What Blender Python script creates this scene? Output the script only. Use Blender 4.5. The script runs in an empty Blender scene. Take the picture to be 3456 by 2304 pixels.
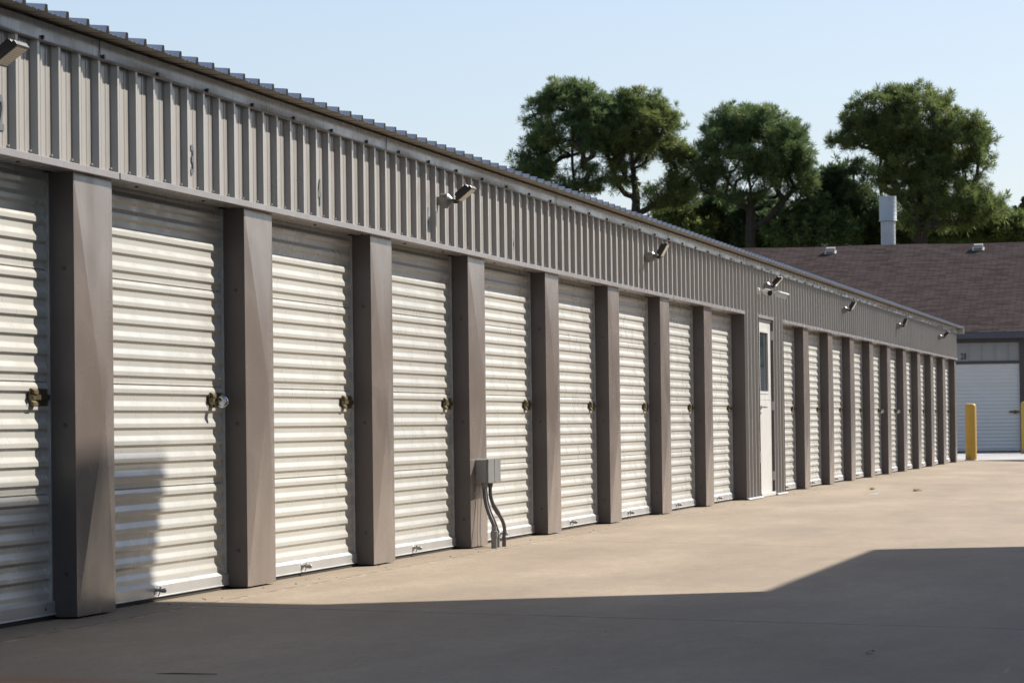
import bpy, math, random
import numpy as np
from mathutils import Matrix, Vector

# ------------------------------------------------------------------ scene, camera, sky, sun
scene = bpy.context.scene
COL = scene.collection
R = math.radians

CAM_X, CAM_Z = 5.4871, 0.9201
YAW, PITCH, ROLL = 0.2003, 0.0241, -0.0131
fw = Vector((-math.sin(YAW)*math.cos(PITCH), math.cos(YAW)*math.cos(PITCH), math.sin(PITCH)))
r0 = Vector((math.cos(YAW), math.sin(YAW), 0)); u0 = r0.cross(fw)
rt = r0*math.cos(ROLL) + u0*math.sin(ROLL); up = -r0*math.sin(ROLL) + u0*math.cos(ROLL)
cd = bpy.data.cameras.new('camera'); cam = bpy.data.objects.new('camera', cd); COL.objects.link(cam)
m = Matrix.Identity(4)
for i in range(3):
    m[i][0] = rt[i]; m[i][1] = up[i]; m[i][2] = -fw[i]
m.translation = (CAM_X, 0, CAM_Z)
cam.matrix_world = m
cd.sensor_width = 36; cd.lens = 11700/3456*36
cd.clip_start = 0.1; cd.clip_end = 3000
cd.dof.use_dof = True; cd.dof.focus_distance = 24; cd.dof.aperture_fstop = 14
scene.camera = cam

SUN = Vector((0.85, 1.03, 1.0)).normalized()            # towards the sun
SUN_EL = math.asin(SUN.z); SUN_AZ = math.atan2(SUN.x, SUN.y)
world = bpy.data.worlds.new('World'); scene.world = world; world.use_nodes = True
wn = world.node_tree.nodes; wl = world.node_tree.links
sky = wn.new('ShaderNodeTexSky'); sky.sky_type = 'NISHITA'; sky.sun_disc = False
sky.sun_elevation = SUN_EL; sky.sun_rotation = SUN_AZ
sky.air_density = 1.0; sky.dust_density = 1.0; sky.ozone_density = 3.0; sky.altitude = 200
wn['Background'].inputs['Strength'].default_value = 0.066
gm = wn.new('ShaderNodeGamma'); gm.inputs[1].default_value = 0.62; wl.new(sky.outputs[0], gm.inputs[0])      # hazier, flatter sky
tn = wn.new('ShaderNodeMix'); tn.data_type = 'RGBA'; tn.blend_type = 'MULTIPLY'; tn.inputs[0].default_value = 1
tn.inputs[7].default_value = (1.99, 2.01, 2.13, 1); wl.new(gm.outputs[0], tn.inputs[6]); wl.new(tn.outputs[2], wn['Background'].inputs[0])
sd = bpy.data.lights.new('sun', 'SUN'); sun = bpy.data.objects.new('sun', sd); COL.objects.link(sun)
sd.energy = 4.5; sd.angle = R(0.53); sd.color = (1.0, 0.94, 0.85)
sun.rotation_euler = SUN.to_track_quat('Z', 'Y').to_euler(); sun.location = (30, 60, 40)
scene.view_settings.view_transform = 'Standard'; scene.view_settings.look = 'None'
scene.view_settings.exposure = 0.98; scene.view_settings.gamma = 1.0
scene.view_settings.use_curve_mapping = False

# ------------------------------------------------------------------ helpers
class MB:
    def __init__(s): s.v = []; s.f = []; s.mi = []
    def add(s, vs, fs, mi=0):
        o = len(s.v); s.v += [tuple(p) for p in vs]
        s.f += [tuple(i+o for i in f) for f in fs]; s.mi += [mi]*len(fs); return s
    def box(s, x0, x1, y0, y1, z0, z1, mi=0):
        return s.add([(x0,y0,z0),(x1,y0,z0),(x1,y1,z0),(x0,y1,z0),(x0,y0,z1),(x1,y0,z1),(x1,y1,z1),(x0,y1,z1)],
            [(0,3,2,1),(4,5,6,7),(0,1,5,4),(1,2,6,5),(2,3,7,6),(3,0,4,7)], mi)
    def obox(s, c, ax, ay, az, mi=0):                  # box from centre and three half-axes
        c = Vector(c); ax, ay, az = Vector(ax), Vector(ay), Vector(az)
        vs = [c+sx*ax+sy*ay+sz*az for sz in (-1,1) for sx, sy in ((-1,-1),(1,-1),(1,1),(-1,1))]
        return s.add(vs, [(0,3,2,1),(4,5,6,7),(0,1,5,4),(1,2,6,5),(2,3,7,6),(3,0,4,7)], mi)
    def tube(s, pts, rad, n=12, cap=True, mi=0):
        pts = [Vector(p) for p in pts]
        rad = rad if isinstance(rad, (list, tuple)) else [rad]*len(pts)
        vs = []; fs = []
        t0 = (pts[1]-pts[0]).normalized()
        a = t0.orthogonal().normalized()
        for k, p in enumerate(pts):
            t = (pts[min(k+1, len(pts)-1)]-pts[max(k-1, 0)]).normalized()
            a = (a - t*a.dot(t)).normalized(); b = t.cross(a)
            for j in range(n):
                an = 2*math.pi*j/n
                vs.append(p + (a*math.cos(an)+b*math.sin(an))*rad[k])
        for k in range(len(pts)-1):
            for j in range(n):
                fs.append((k*n+j, k*n+(j+1)%n, (k+1)*n+(j+1)%n, (k+1)*n+j))
        if cap:
            fs.append(tuple(reversed(range(n)))); fs.append(tuple(range((len(pts)-1)*n, len(pts)*n)))
        return s.add(vs, fs, mi)
    def extrude(s, prof, fn0, fn1, closed=False, mi=0):  # profile of 2D points swept between two placing functions
        n = len(prof); vs = [fn0(p) for p in prof]+[fn1(p) for p in prof]
        fs = [(i, (i+1) % n, n+(i+1) % n, n+i) for i in range(n if closed else n-1)]
        if closed: fs += [tuple(reversed(range(n))), tuple(range(n, 2*n))]
        return s.add(vs, fs, mi)
    def mesh(s, name, mats, smooth=False):
        me = bpy.data.meshes.new(name); me.from_pydata(s.v, [], s.f)
        for mt in (mats if isinstance(mats, (list, tuple)) else [mats]): me.materials.append(mt)
        if any(s.mi): me.polygons.foreach_set('material_index', s.mi)
        if smooth: me.polygons.foreach_set('use_smooth', [True]*len(s.f))
        me.update(); return me
    def build(s, name, mats, parent=None, smooth=False, bevel=0, loc=None, segs=2):
        o = bpy.data.objects.new(name, s.mesh(name, mats, smooth)); COL.objects.link(o)
        if parent: o.parent = parent
        if loc: o.location = loc
        if bevel:
            b = o.modifiers.new('bevel', 'BEVEL'); b.width = bevel; b.segments = segs; b.limit_method = 'ANGLE'; b.angle_limit = R(35)
        if smooth:
            try: o.data.set_sharp_from_angle(angle=R(35))
            except Exception: pass
        return o

def tag(o, label=None, cat=None, group=None, kind=None):
    if label: o['label'] = label
    if cat: o['category'] = cat
    if group: o['group'] = group
    if kind: o['kind'] = kind
    return o
def empty(name, loc, rz=0):
    o = bpy.data.objects.new(name, None); COL.objects.link(o); o.location = loc; o.rotation_euler.z = rz
    o.empty_display_size = 0.2; return o
def copy_tree(o, parent=None):
    c = o.copy(); COL.objects.link(c)
    if parent: c.parent = parent
    for ch in list(o.children): copy_tree(ch, c)
    return c
def link(name, me, parent, loc=(0,0,0)):
    o = bpy.data.objects.new(name, me); COL.objects.link(o); o.parent = parent; o.location = loc; return o

# ------------------------------------------------------------------ materials
class NT:
    def __init__(s, name):
        s.m = bpy.data.materials.new(name); s.m.use_nodes = True
        s.t = s.m.node_tree; s.n = s.t.nodes; s.l = s.t.links; s.b = s.n['Principled BSDF']
    def new(s, t, **k):
        n = s.n.new(t)
        for a, v in k.items(): setattr(n, a, v)
        return n
    def coord(s, scale=(1,1,1), rot=(0,0,0), world=False):
        if world: src = s.new('ShaderNodeNewGeometry').outputs['Position']
        else: src = s.new('ShaderNodeTexCoord').outputs['Object']
        mp = s.new('ShaderNodeMapping'); mp.inputs['Scale'].default_value = scale; mp.inputs['Rotation'].default_value = rot
        s.l.new(src, mp.inputs[0]); return mp.outputs[0]
    def noise(s, co, scale, detail=4, rough=0.55, dist=0):
        n = s.new('ShaderNodeTexNoise'); n.inputs['Scale'].default_value = scale; n.inputs['Detail'].default_value = detail
        n.inputs['Roughness'].default_value = rough; n.inputs['Distortion'].default_value = dist
        s.l.new(co, n.inputs['Vector']); return n.outputs[0]
    def ramp(s, fac, stops):
        n = s.new('ShaderNodeValToRGB'); e = n.color_ramp.elements
        while len(e) > 1: e.remove(e[-1])
        for i, (p, c) in enumerate(stops):
            el = e[0] if i == 0 else e.new(p)
            el.position = p; el.color = (*c, 1) if isinstance(c, tuple) else (c, c, c, 1)
        s.l.new(fac, n.inputs[0]); return n.outputs[0]
    def mix(s, fac, a, b, mode='MIX'):
        n = s.new('ShaderNodeMix', data_type='RGBA', blend_type=mode)
        for sock, v in ((n.inputs[0], fac), (n.inputs[6], a), (n.inputs[7], b)):
            if isinstance(v, tuple): sock.default_value = (*v, 1) if len(v) == 3 else v
            elif isinstance(v, (int, float)): sock.default_value = v
            else: s.l.new(v, sock)
        return n.outputs[2]
    def math(s, op, a, b=0.0, c=None, clamp=False):
        n = s.new('ShaderNodeMath', operation=op); n.use_clamp = clamp
        for i, v in enumerate((a, b, c)):
            if v is None: continue
            if isinstance(v, (int, float)): n.inputs[i].default_value = v
            else: s.l.new(v, n.inputs[i])
        return n.outputs[0]
    def bump(s, h, strength=0.2, dist=0.01):
        n = s.new('ShaderNodeBump'); n.inputs['Strength'].default_value = strength; n.inputs['Distance'].default_value = dist
        s.l.new(h, n.inputs['Height']); s.l.new(n.outputs[0], s.b.inputs['Normal'])
    def set(s, base=None, rough=None, metal=None, spec=None):
        for k, v in (('Base Color', base), ('Roughness', rough), ('Metallic', metal), ('Specular IOR Level', spec)):
            if v is None: continue
            sk = s.b.inputs[k]
            if isinstance(v, tuple): sk.default_value = (*v, 1)
            elif isinstance(v, (int, float)): sk.default_value = v
            else: s.l.new(v, sk)
        return s.m

ALB = 0.68        # overall reflectance of the painted surfaces
def paint(name, col, rough=0.45, var=0.10, scale=2.0, spec=0.5, metal=0.0, streak=0.0, bump=0.0, dirt=None):
    t = NT(name)
    if metal < 0.5: col = tuple(c*ALB for c in col); dirt = tuple(c*ALB for c in dirt) if dirt else None
    n1 = t.noise(t.coord((1,1,1), world=True), scale, 5, 0.6)
    a = tuple(c*(1-var) for c in col); b = tuple(min(1, c*(1+var)) for c in col)
    c = t.ramp(n1, [(0.3, a), (0.7, b)])
    if streak:
        n2 = t.noise(t.coord((6,6,0.35), world=True), 3.0, 4, 0.6)
        c = t.mix(t.ramp(n2, [(0.5, 0.0), (0.75, streak)]), c, dirt or tuple(x*0.55 for x in col))
    n3 = t.noise(t.coord(world=True), 5.0, 3, 0.6)
    rr = t.ramp(n3, [(0.3, max(0.05, rough-0.07)), (0.7, rough+0.07)])
    if bump: t.bump(t.noise(t.coord(world=True), 1.3, 2, 0.5), bump, 0.02)
    return t.set(c, rr, metal, spec)

M_SIDING = paint('stone_siding_paint', (0.47,0.44,0.40), 0.34, 0.06, 0.8, spec=1.0, streak=0.15, bump=0.05)
M_SIDING.node_tree.nodes['Principled BSDF'].inputs['Coat Weight'].default_value = 0.3; M_SIDING.node_tree.nodes['Principled BSDF'].inputs['Coat Roughness'].default_value = 0.35
M_DOOR = paint('white_door_paint', (0.67,0.655,0.60), 0.31, 0.02, 0.6)
def vary(mat, amt):
    t = mat.node_tree; b = t.nodes['Principled BSDF']; src = b.inputs['Base Color'].links[0].from_socket
    oi = t.nodes.new('ShaderNodeObjectInfo'); hs = t.nodes.new('ShaderNodeHueSaturation'); mr = t.nodes.new('ShaderNodeMapRange')
    mr.inputs[3].default_value = 1-amt; mr.inputs[4].default_value = 1+amt*0.4
    t.links.new(oi.outputs['Random'], mr.inputs[0]); t.links.new(mr.outputs[0], hs.inputs['Value']); t.links.new(src, hs.inputs['Color']); t.links.new(hs.outputs[0], b.inputs['Base Color'])
vary(M_DOOR, 0.09)
M_TRIM = paint('bronze_trim_paint', (0.36,0.335,0.335), 0.28, 0.10, 1.5, streak=0.25, bump=0.10)
M_EAVE = paint('eave_trim_paint', (0.44,0.47,0.49), 0.24, 0.12, 2.0, streak=0.5, dirt=(0.13,0.125,0.12), bump=0.12)
M_ROOF = paint('roof_underside_paint', (0.44,0.40,0.33), 0.35, 0.06, 1.0)
M_ROOFTOP = paint('bluish_galvanised_roof', (0.68,0.70,0.75), 0.34, 0.08, 1.5, metal=0.40)
M_TRACK = paint('galvanised_track', (0.42,0.42,0.42), 0.42, 0.2, 6.0, metal=0.55)
M_BAR = paint('door_bar_aluminium', (0.66,0.66,0.65), 0.36, 0.06, 4.0, metal=0.35)
M_RUBBER = paint('black_rubber', (0.025,0.022,0.02), 0.7, 0.2)
M_FARDOOR = paint('far_shutter_white', (1.0,0.95,0.88), 0.45, 0.03, 2)
M_BLACK = paint('black_housing', (0.018,0.018,0.02), 0.4, 0.2, 8)
M_STEEL = paint('screw_head_steel', (0.05,0.05,0.055), 0.5, 0.2, 8)
M_BRASS = paint('brass_plated_latch', (0.15,0.118,0.062), 0.45, 0.15, 20, metal=0.75)
M_CHROME = paint('polished_padlock_steel', (0.42,0.43,0.46), 0.22, 0.05, 10, metal=0.9)
M_HANDLE = paint('cast_handle_metal', (0.34,0.33,0.33), 0.35, 0.1, 10, metal=0.7)
M_PVC = paint('grey_pvc', (0.36,0.36,0.35), 0.42, 0.06, 6)
M_PVCD = paint('dark_grey_conduit', (0.20,0.20,0.205), 0.5, 0.08, 6)
M_WHITE = paint('white_enamel', (0.80,0.79,0.76), 0.35, 0.03, 2)
M_GREYBOX = paint('grey_cast_box', (0.25,0.25,0.25), 0.4, 0.08, 8)
M_NUM = paint('grey_blue_number', (0.15,0.165,0.19), 0.5, 0.05, 5)
M_NUMB = paint('black_number', (0.03,0.03,0.035), 0.5, 0.05, 5)
M_FAR_BROWN = paint('far_dark_brown_trim', (0.075,0.062,0.06), 0.4, 0.1, 1)
M_FAR_PANEL = paint('far_panel_grey', (0.46,0.45,0.44), 0.45, 0.05, 1)
M_FASCIA = paint('far_fascia_paint', (0.075,0.075,0.10), 0.35, 0.1, 1)
M_INT = paint('dark_interior', (0.05,0.05,0.05), 0.8, 0.1, 1)

def lens_mat():
    t = NT('floodlight_lens'); co = t.coord()
    w = t.new('ShaderNodeTexWave', wave_type='BANDS', bands_direction='X'); w.inputs['Scale'].default_value = 24
    t.l.new(co, w.inputs['Vector'])
    return t.set(t.ramp(w.outputs[0], [(0.3, (0.34,0.31,0.23)), (0.6, (0.46,0.44,0.36))]), 0.12)
M_LENS = lens_mat()

def pillar_mat():
    t = NT('bronze_pillar_paint')
    co = t.coord(world=True)
    base = t.ramp(t.noise(co, 1.4, 5, 0.6), [(0.3, (0.135,0.109,0.094)), (0.7, (0.165,0.134,0.116))])
    # dust washed into soft swirling tide marks
    n = t.noise(t.coord((1,1.2,0.75), world=True), 1.5, 1, 0.4, 0.9)
    band = t.math('ABSOLUTE', t.math('SUBTRACT', n, 0.5))
    edge = t.ramp(band, [(0.0, 1.0), (0.012, 0.35), (0.04, 0.0)])
    dust = t.ramp(n, [(0.42, 0.0), (0.52, 0.55), (0.62, 0.35)])
    c = t.mix(t.math('MULTIPLY', dust, 0.8), base, (0.215,0.180,0.158))
    c = t.mix(t.math('MULTIPLY', edge, 0.16), c, (0.0952,0.083,0.0782))
    st = t.noise(t.coord((9,9,0.3), world=True), 3, 3, 0.6)
    c = t.mix(t.ramp(st, [(0.55, 0.0), (0.8, 0.25)]), c, (0.204,0.1802,0.1632))
    t.bump(t.noise(t.coord((1,2.2,0.6), world=True), 1.6, 1, 0.4), 0.4, 0.03)
    return t.set(c, t.ramp(t.noise(co, 3, 3), [(0.3, 0.20), (0.7, 0.30)]), 0.0, 0.6)
M_PILLAR = pillar_mat()
M_BRONZE_SHADED = paint('shade_darkened_bronze', (0.125,0.106,0.100), 0.42, 0.08, 1.5)  # pillar bronze again, darkened to put the jamb sides' shade into the colour

def concrete_mat(name, ca, cb, yard=True):
    ca = tuple(c*ALB for c in ca); cb = tuple(c*ALB for c in cb)
    t = NT(name); co = t.coord(world=True)
    n1 = t.noise(co, 0.35, 6, 0.62); n2 = t.noise(t.coord((1.0,0.28,1), rot=(0,0,R(84)), world=True), 0.8, 6, 0.66)
    n3 = t.noise(co, 38, 3, 0.7)
    c = t.ramp(n1, [(0.28, ca), (0.72, cb)])
    c = t.mix(t.ramp(n2, [(0.33, 0.8), (0.58, 0.0)]), c, tuple(x*0.68 for x in ca))
    c = t.mix(t.ramp(n2, [(0.56, 0.0), (0.74, 0.7)]), c, tuple(min(1, x*1.2) for x in cb))
    c = t.mix(t.ramp(n3, [(0.35, 0.42), (0.62, 0.0)]), c, tuple(x*0.6 for x in ca))
    c = t.mix(t.ramp(t.noise(co, 85, 2, 0.7), [(0.60, 0.0), (0.72, 0.4)]), c, tuple(min(1, x*1.35) for x in cb))
    # dark spots and pale scrape marks
    vo = t.new('ShaderNodeTexVoronoi'); vo.inputs['Scale'].default_value = 2.3; t.l.new(co, vo.inputs['Vector'])
    c = t.mix(t.ramp(vo.outputs['Distance'], [(0.0, 0.9), (0.022, 0.55), (0.036, 0.0)]), c, (0.07,0.055,0.045))
    n5 = t.noise(t.coord((1,0.45,1), rot=(0,0,R(86)), world=True), 9.0, 6, 0.75)
    c = t.mix(t.ramp(n5, [(0.30, 0.32), (0.5, 0.0)]), c, tuple(x*0.72 for x in ca))
    c = t.mix(t.ramp(n5, [(0.52, 0.0), (0.72, 0.22)]), c, tuple(min(1, x*1.15) for x in cb))
    n4 = t.noise(t.coord((14,0.5,1), rot=(0,0,R(-33)), world=True), 1.5, 2, 0.5)
    c = t.mix(t.ramp(n4, [(0.72, 0.0), (0.78, 0.35)]), c, tuple(min(1, x*1.4) for x in cb))
    if yard:
        sp = t.new('ShaderNodeSeparateXYZ'); t.l.new(co, sp.inputs[0]); X, Y = sp.outputs[0], sp.outputs[1]
        wob = t.math('MULTIPLY', t.math('SUBTRACT', t.noise(co, 1.1, 3), 0.5), 0.10)
        # sawn joints across the lane every nine metres
        yy = t.math('ADD', t.math('SUBTRACT', Y, 17.58), wob)
        fr = t.math('ABSOLUTE', t.math('SUBTRACT', t.math('FRACT', t.math('ADD', t.math('DIVIDE', yy, 9.83), 0.5)), 0.5))
        d = t.math('MULTIPLY', fr, 9.83)
        brk = t.ramp(t.noise(co, 2.5, 3, 0.6), [(0.36, 0.45), (0.55, 1.0)])
        jm = t.math('MULTIPLY', t.ramp(d, [(0.0, 1.0), (0.014, 0.9), (0.03, 0.0)]), brk)
        c = t.mix(jm, c, (0.09,0.075,0.06))
        # broken joint along the front of the building
        dx = t.math('ABSOLUTE', t.math('SUBTRACT', X, t.math('ADD', t.math('MULTIPLY', wob, 0.5), 0.20)))
        c = t.mix(t.math('MULTIPLY', t.ramp(dx, [(0.0, 0.85), (0.010, 0.6), (0.022, 0.0)]), t.ramp(t.noise(co, 5, 3, 0.6), [(0.45, 0.0), (0.55, 1.0)])), c, (0.12,0.09,0.065))
        dx2 = t.math('ABSOLUTE', t.math('SUBTRACT', X, t.math('ADD', t.math('MULTIPLY', wob, 0.5), 0.225)))
        c = t.mix(t.math('MULTIPLY', t.ramp(dx2, [(0.0, 0.7), (0.02, 0.0)]), t.ramp(t.noise(co, 6.5, 3, 0.6), [(0.5, 0.0), (0.6, 1.0)])), c, (0.4488,0.408,0.34))
        # browner towards the foot of the wall, broken up by noise
        c = t.mix(t.math('MULTIPLY', t.ramp(X, [(0.0, 0.55), (0.12, 0.15), (0.3, 0.0)]), t.noise(co, 3, 4)), c, (0.136,0.1054,0.068))
        # rust stain
        ex = t.math('DIVIDE', t.math('SUBTRACT', X, 1.05), 0.42); ey = t.math('DIVIDE', t.math('SUBTRACT', Y, 12.70), 0.22)
        rr = t.math('ADD', t.math('MULTIPLY', ex, ex), t.math('MULTIPLY', ey, ey))
        rr = t.math('ADD', rr, t.math('MULTIPLY', t.math('SUBTRACT', t.noise(t.coord((1,4,1), world=True), 4, 4), 0.5), 1.6))
        c = t.mix(t.ramp(rr, [(0.1, 0.55), (1.0, 0.0)]), c, (0.30,0.12,0.05))
    h = t.math('ADD', t.math('MULTIPLY', n3, 0.6), n2)
    t.bump(h, 0.5, 0.008)
    return t.set(c, t.ramp(n1, [(0.3, 0.72), (0.7, 0.86)]), 0, 0.3)
M_YARD = concrete_mat('tan_concrete', (0.405,0.318,0.228), (0.475,0.38,0.280))
M_APRON = concrete_mat('pale_concrete', (0.56,0.54,0.52), (0.66,0.64,0.62), yard=False)

def soil_mat():
    t = NT('dry_grass_soil'); co = t.coord(world=True)
    return t.set(t.ramp(t.noise(co, 0.6, 6, 0.7), [(0.3, (0.07,0.085,0.03)), (0.7, (0.14,0.12,0.06))]), 0.95)
M_SOIL = soil_mat()

def shingle_mat():
    t = NT('brown_shingle_roof')
    co = t.coord((1,1,1))
    br = t.new('ShaderNodeTexBrick'); br.offset = 0.5; br.inputs['Scale'].default_value = 1.0
    br.inputs['Brick Width'].default_value = 0.36; br.inputs['Row Height'].default_value = 0.145
    br.inputs['Mortar Size'].default_value = 0.012; br.inputs['Mortar Smooth'].default_value = 0.3; br.inputs['Bias'].default_value = -0.1
    br.inputs['Color1'].default_value = (0.083,0.067,0.064,1); br.inputs['Color2'].default_value = (0.036,0.028,0.0275,1); br.inputs['Mortar'].default_value = (0.016,0.013,0.0135,1)
    mp = t.coord((1,1.06,1)); t.l.new(mp, br.inputs['Vector'])
    n = t.noise(co, 2.2, 5, 0.65); n2 = t.noise(co, 30, 2, 0.6); n3 = t.noise(t.coord((0.9,3.4,1)), 2.0, 3, 0.6)
    c = t.mix(t.ramp(n, [(0.35, 0.35), (0.65, 0.0)]), br.outputs[0], (0.0816,0.0626,0.0578))
    c = t.mix(t.ramp(n3, [(0.50, 0.0), (0.72, 0.5)]), c, (0.094,0.076,0.072))
    c = t.mix(t.ramp(n2, [(0.4, 0.25), (0.6, 0.0)]), c, (0.0612,0.0476,0.0442))
    t.bump(br.outputs[0], 0.3, 0.02)
    return t.set(c, 0.95, 0, 0.0)
M_SHINGLE = shingle_mat()

def bollard_mat():
    t = NT('yellow_bollard_paint'); co = t.coord()
    sp = t.new('ShaderNodeSeparateXYZ'); t.l.new(co, sp.inputs[0])
    c = t.ramp(t.noise(co, 3, 4), [(0.3, (0.47,0.285,0.035)), (0.7, (0.52,0.32,0.045))])
    hz = t.math('ADD', sp.outputs[2], t.math('MULTIPLY', t.noise(co, 6, 3), 0.22))
    side = t.ramp(sp.outputs[0], [(0.0, 1.0), (0.03, 0.0)])
    sx = t.math('MULTIPLY', t.ramp(hz, [(0.10, 0.95), (0.24, 0.0)]), side)
    c = t.mix(sx, c, (0.10,0.055,0.035))
    return t.set(c, 0.38, 0, 0.5)
M_BOLLARD = bollard_mat()

def glass_mat():
    t = NT('window_glass')
    t.b.inputs['Transmission Weight'].default_value = 0.0
    return t.set((0.03,0.04,0.045), 0.05, 0, 0.8)
M_GLASS = glass_mat()

def foliage_mat(name, ca, cb, cc):
    t = NT(name)
    at = t.new('ShaderNodeAttribute', attribute_name='tint')
    c = t.ramp(at.outputs['Fac'], [(0.0, ca), (0.55, cb), (1.0, cc)])
    t.set(c, 0.55, 0, 0.3)
    tr = t.new('ShaderNodeBsdfTranslucent'); t.l.new(c, tr.inputs[0])
    mx = t.new('ShaderNodeMixShader'); mx.inputs[0].default_value = 0.5
    t.l.new(t.b.outputs[0], mx.inputs[1]); t.l.new(tr.outputs[0], mx.inputs[2])
    t.l.new(mx.outputs[0], t.n['Material Output'].inputs[0]); return t.m
M_PINE = foliage_mat('pine_needles', (0.066,0.110,0.046), (0.125,0.178,0.064), (0.24,0.28,0.10))
M_PINE_Y = foliage_mat('yellow_pine_needles', (0.08,0.122,0.042), (0.155,0.195,0.060), (0.28,0.31,0.10))
M_DARK = foliage_mat('dark_evergreen_needles', (0.042,0.074,0.036), (0.074,0.115,0.047), (0.15,0.19,0.066))
M_LEAF = foliage_mat('grey_green_leaves', (0.06,0.075,0.035), (0.09,0.10,0.05), (0.14,0.13,0.07))
M_VINE = foliage_mat('red_vine_leaves', (0.12,0.04,0.02), (0.20,0.06,0.03), (0.28,0.10,0.05))
def bark_mat():
    t = NT('pine_bark'); co = t.coord((4,4,1), world=True)
    return t.set(t.ramp(t.noise(co, 3, 5, 0.6), [(0.3, (0.028,0.023,0.020)), (0.7, (0.065,0.053,0.045))]), 0.9, 0, 0.2)
M_BARK = bark_mat()
M_DRY = paint('dry_grass', (0.50,0.41,0.19), 0.8, 0.3, 30)
M_LEAFRED = paint('dead_leaf_red', (0.22,0.055,0.03), 0.7, 0.25, 30)
M_TWIG = paint('dark_twig', (0.035,0.028,0.022), 0.8, 0.2, 30)

# ------------------------------------------------------------------ the ground
def sheet(name, x0, x1, y0, y1, z, mat):
    b = MB(); b.add([(x0,y0,z),(x1,y0,z),(x1,y1,z),(x0,y1,z)], [(0,1,2,3)])
    return tag(b.build(name, mat), kind='structure')
sheet('ground', -900, 900, -300, 1800, -0.30, M_SOIL)
GS = 0.030                              # cross fall of the lane, away from the wall
def gz(x): return -GS*min(max(x, 0), 4.5)+GS*max(0, x-4.5)
b = MB(); gx = [-14, 0, 4.5, 9.0, 40]
b.add([(x, y, gz(x) if x < 10 else 0.0) for y in (-25, 78.0) for x in gx], [(i, i+1, i+6, i+5) for i in range(4)])
tag(b.build('concrete_yard', M_YARD), kind='structure')
ap = MB(); ap.box(-45, 45, 78.0, 118, -0.40, 0.004); tag(ap.build('concrete_apron', M_APRON), kind='structure')

# ------------------------------------------------------------------ main storage building
HO, S, W = 2.192, 3.05, 0.607           # opening height, bay pitch, pillar width
Y0, YB = 16.8463, 47.494                # far edges of reference pillars
Y_START, Y_END = -11.85, YB + 9*S
bld = empty('storage_building', (0, 0, 0))
tag(bld, 'long low tan metal storage building with a row of white roll-up doors', 'storage building')

# ribbed wall panel: one profile swept up, with the pan at x=0.002
RP = 0.305; RIB0 = 15.317
def rib_profile(h=0.034, mh=0.0032):
    return [(0,0), (0.013,h), (0.043,h), (0.059,0), (0.128,0), (0.138,mh), (0.152,mh), (0.162,0), (0.206,0), (0.216,mh), (0.230,mh), (0.240,0)]
def siding_pts(y0, y1, base=0.002, h=0.032):
    pts = []
    k0 = math.floor((y0-RIB0)/RP)-1; k1 = math.ceil((y1-RIB0)/RP)+1
    for k in range(k0, k1+1):
        for dy, x in rib_profile(h): pts.append((RIB0+k*RP+dy, base+x))
    def xat(y):
        for (ya, xa), (yb, xb) in zip(pts, pts[1:]):
            if ya <= y <= yb: return xa+(xb-xa)*(y-ya)/max(1e-9, yb-ya)
        return base
    inner = [p for p in pts if y0 < p[0] < y1]
    return [(y0, xat(y0))]+inner+[(y1, xat(y1))]
DO0, DO1 = 41.97, 43.38                 # entry door opening
wall = MB()
def panel(y0, y1, z0, z1):
    pr = siding_pts(y0, y1)
    wall.extrude(pr, lambda p: (p[1], p[0], z0), lambda p: (p[1], p[0], z1))
panel(Y_START, Y_END, HO+0.034, 2.84)
panel(40.68, DO0, 0.012, HO+0.034); panel(DO1, 44.40, 0.012, HO+0.034)
# plain gable and rear walls, inner floor-to-roof backing behind the doors
wall.box(-9.0, 0.0, Y_START-0.10, Y_START, 0, 2.84); wall.box(-9.0, -0.002, Y_END-0.11, Y_END-0.012, 0, 2.84)
wall.box(-9.1, -9.0, Y_START-0.1, Y_END, 0, 2.84)
wall.box(-1.2, -1.1, Y_START, Y_END-0.12, 0, 2.84, 1)
for y in (40.68, 44.40): pass
wall.build('siding_wall', [M_SIDING, M_INT], bld)
# small fasteners along the foot of the siding and its base flashing
sc = MB(); k = math.ceil((Y_START-RIB0)/RP)
y = RIB0+k*RP
while y < Y_END-0.3:
    sc.box(0.002, 0.012, y-0.030, y-0.020, HO+0.050, HO+0.060); y += RP
sc.build('siding_screw', M_BAR, bld)['kind'] = 'stuff'
for a, b in ((40.64, DO0), (DO1, 44.42)):
    fl = MB(); fl.add([(0.0,a,0.02),(0.05,a,0.02),(0.075,a,0.006),(0.0,b,0.02),(0.05,b,0.02),(0.075,b,0.006)], [(0,1,4,3),(1,2,5,4)])
    fl.build('base_flashing', M_BAR, bld)

# roof: ribbed sheets, open rib ends over the eave
roof = MB()
SL = 1/12.0
def roof_pts():
    pts = []
    k0 = math.floor((Y_START-0.2-RIB0)/RP); k1 = math.ceil((Y_END+0.10-RIB0)/RP)
    for k in range(k0, k1+1):
        for dy, x in rib_profile(0.036): pts.append((RIB0+0.02+k*RP+dy, x))
    return [p for p in pts if Y_START-0.2 < p[0] < Y_END+0.11]
rp = roof_pts(); EX, EZ = 0.172, 2.872
nz = 1/math.sqrt(1+SL*SL); nx = SL*nz
def rplace(x):
    return lambda p: (x+nx*p[1], p[0], EZ+(EX-x)*SL+nz*p[1])
roof.extrude(rp, rplace(-4.5), rplace(EX))
th = -0.0022
roof.extrude([(y, x+th) for y, x in rp], rplace(EX), rplace(-4.5), mi=1)
roof.extrude(rp, lambda p: (-9.2+nx*p[1], p[0], EZ+nz*p[1]), rplace(-4.5))
roof.build('roof', [M_ROOFTOP, M_ROOF], bld)
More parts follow.
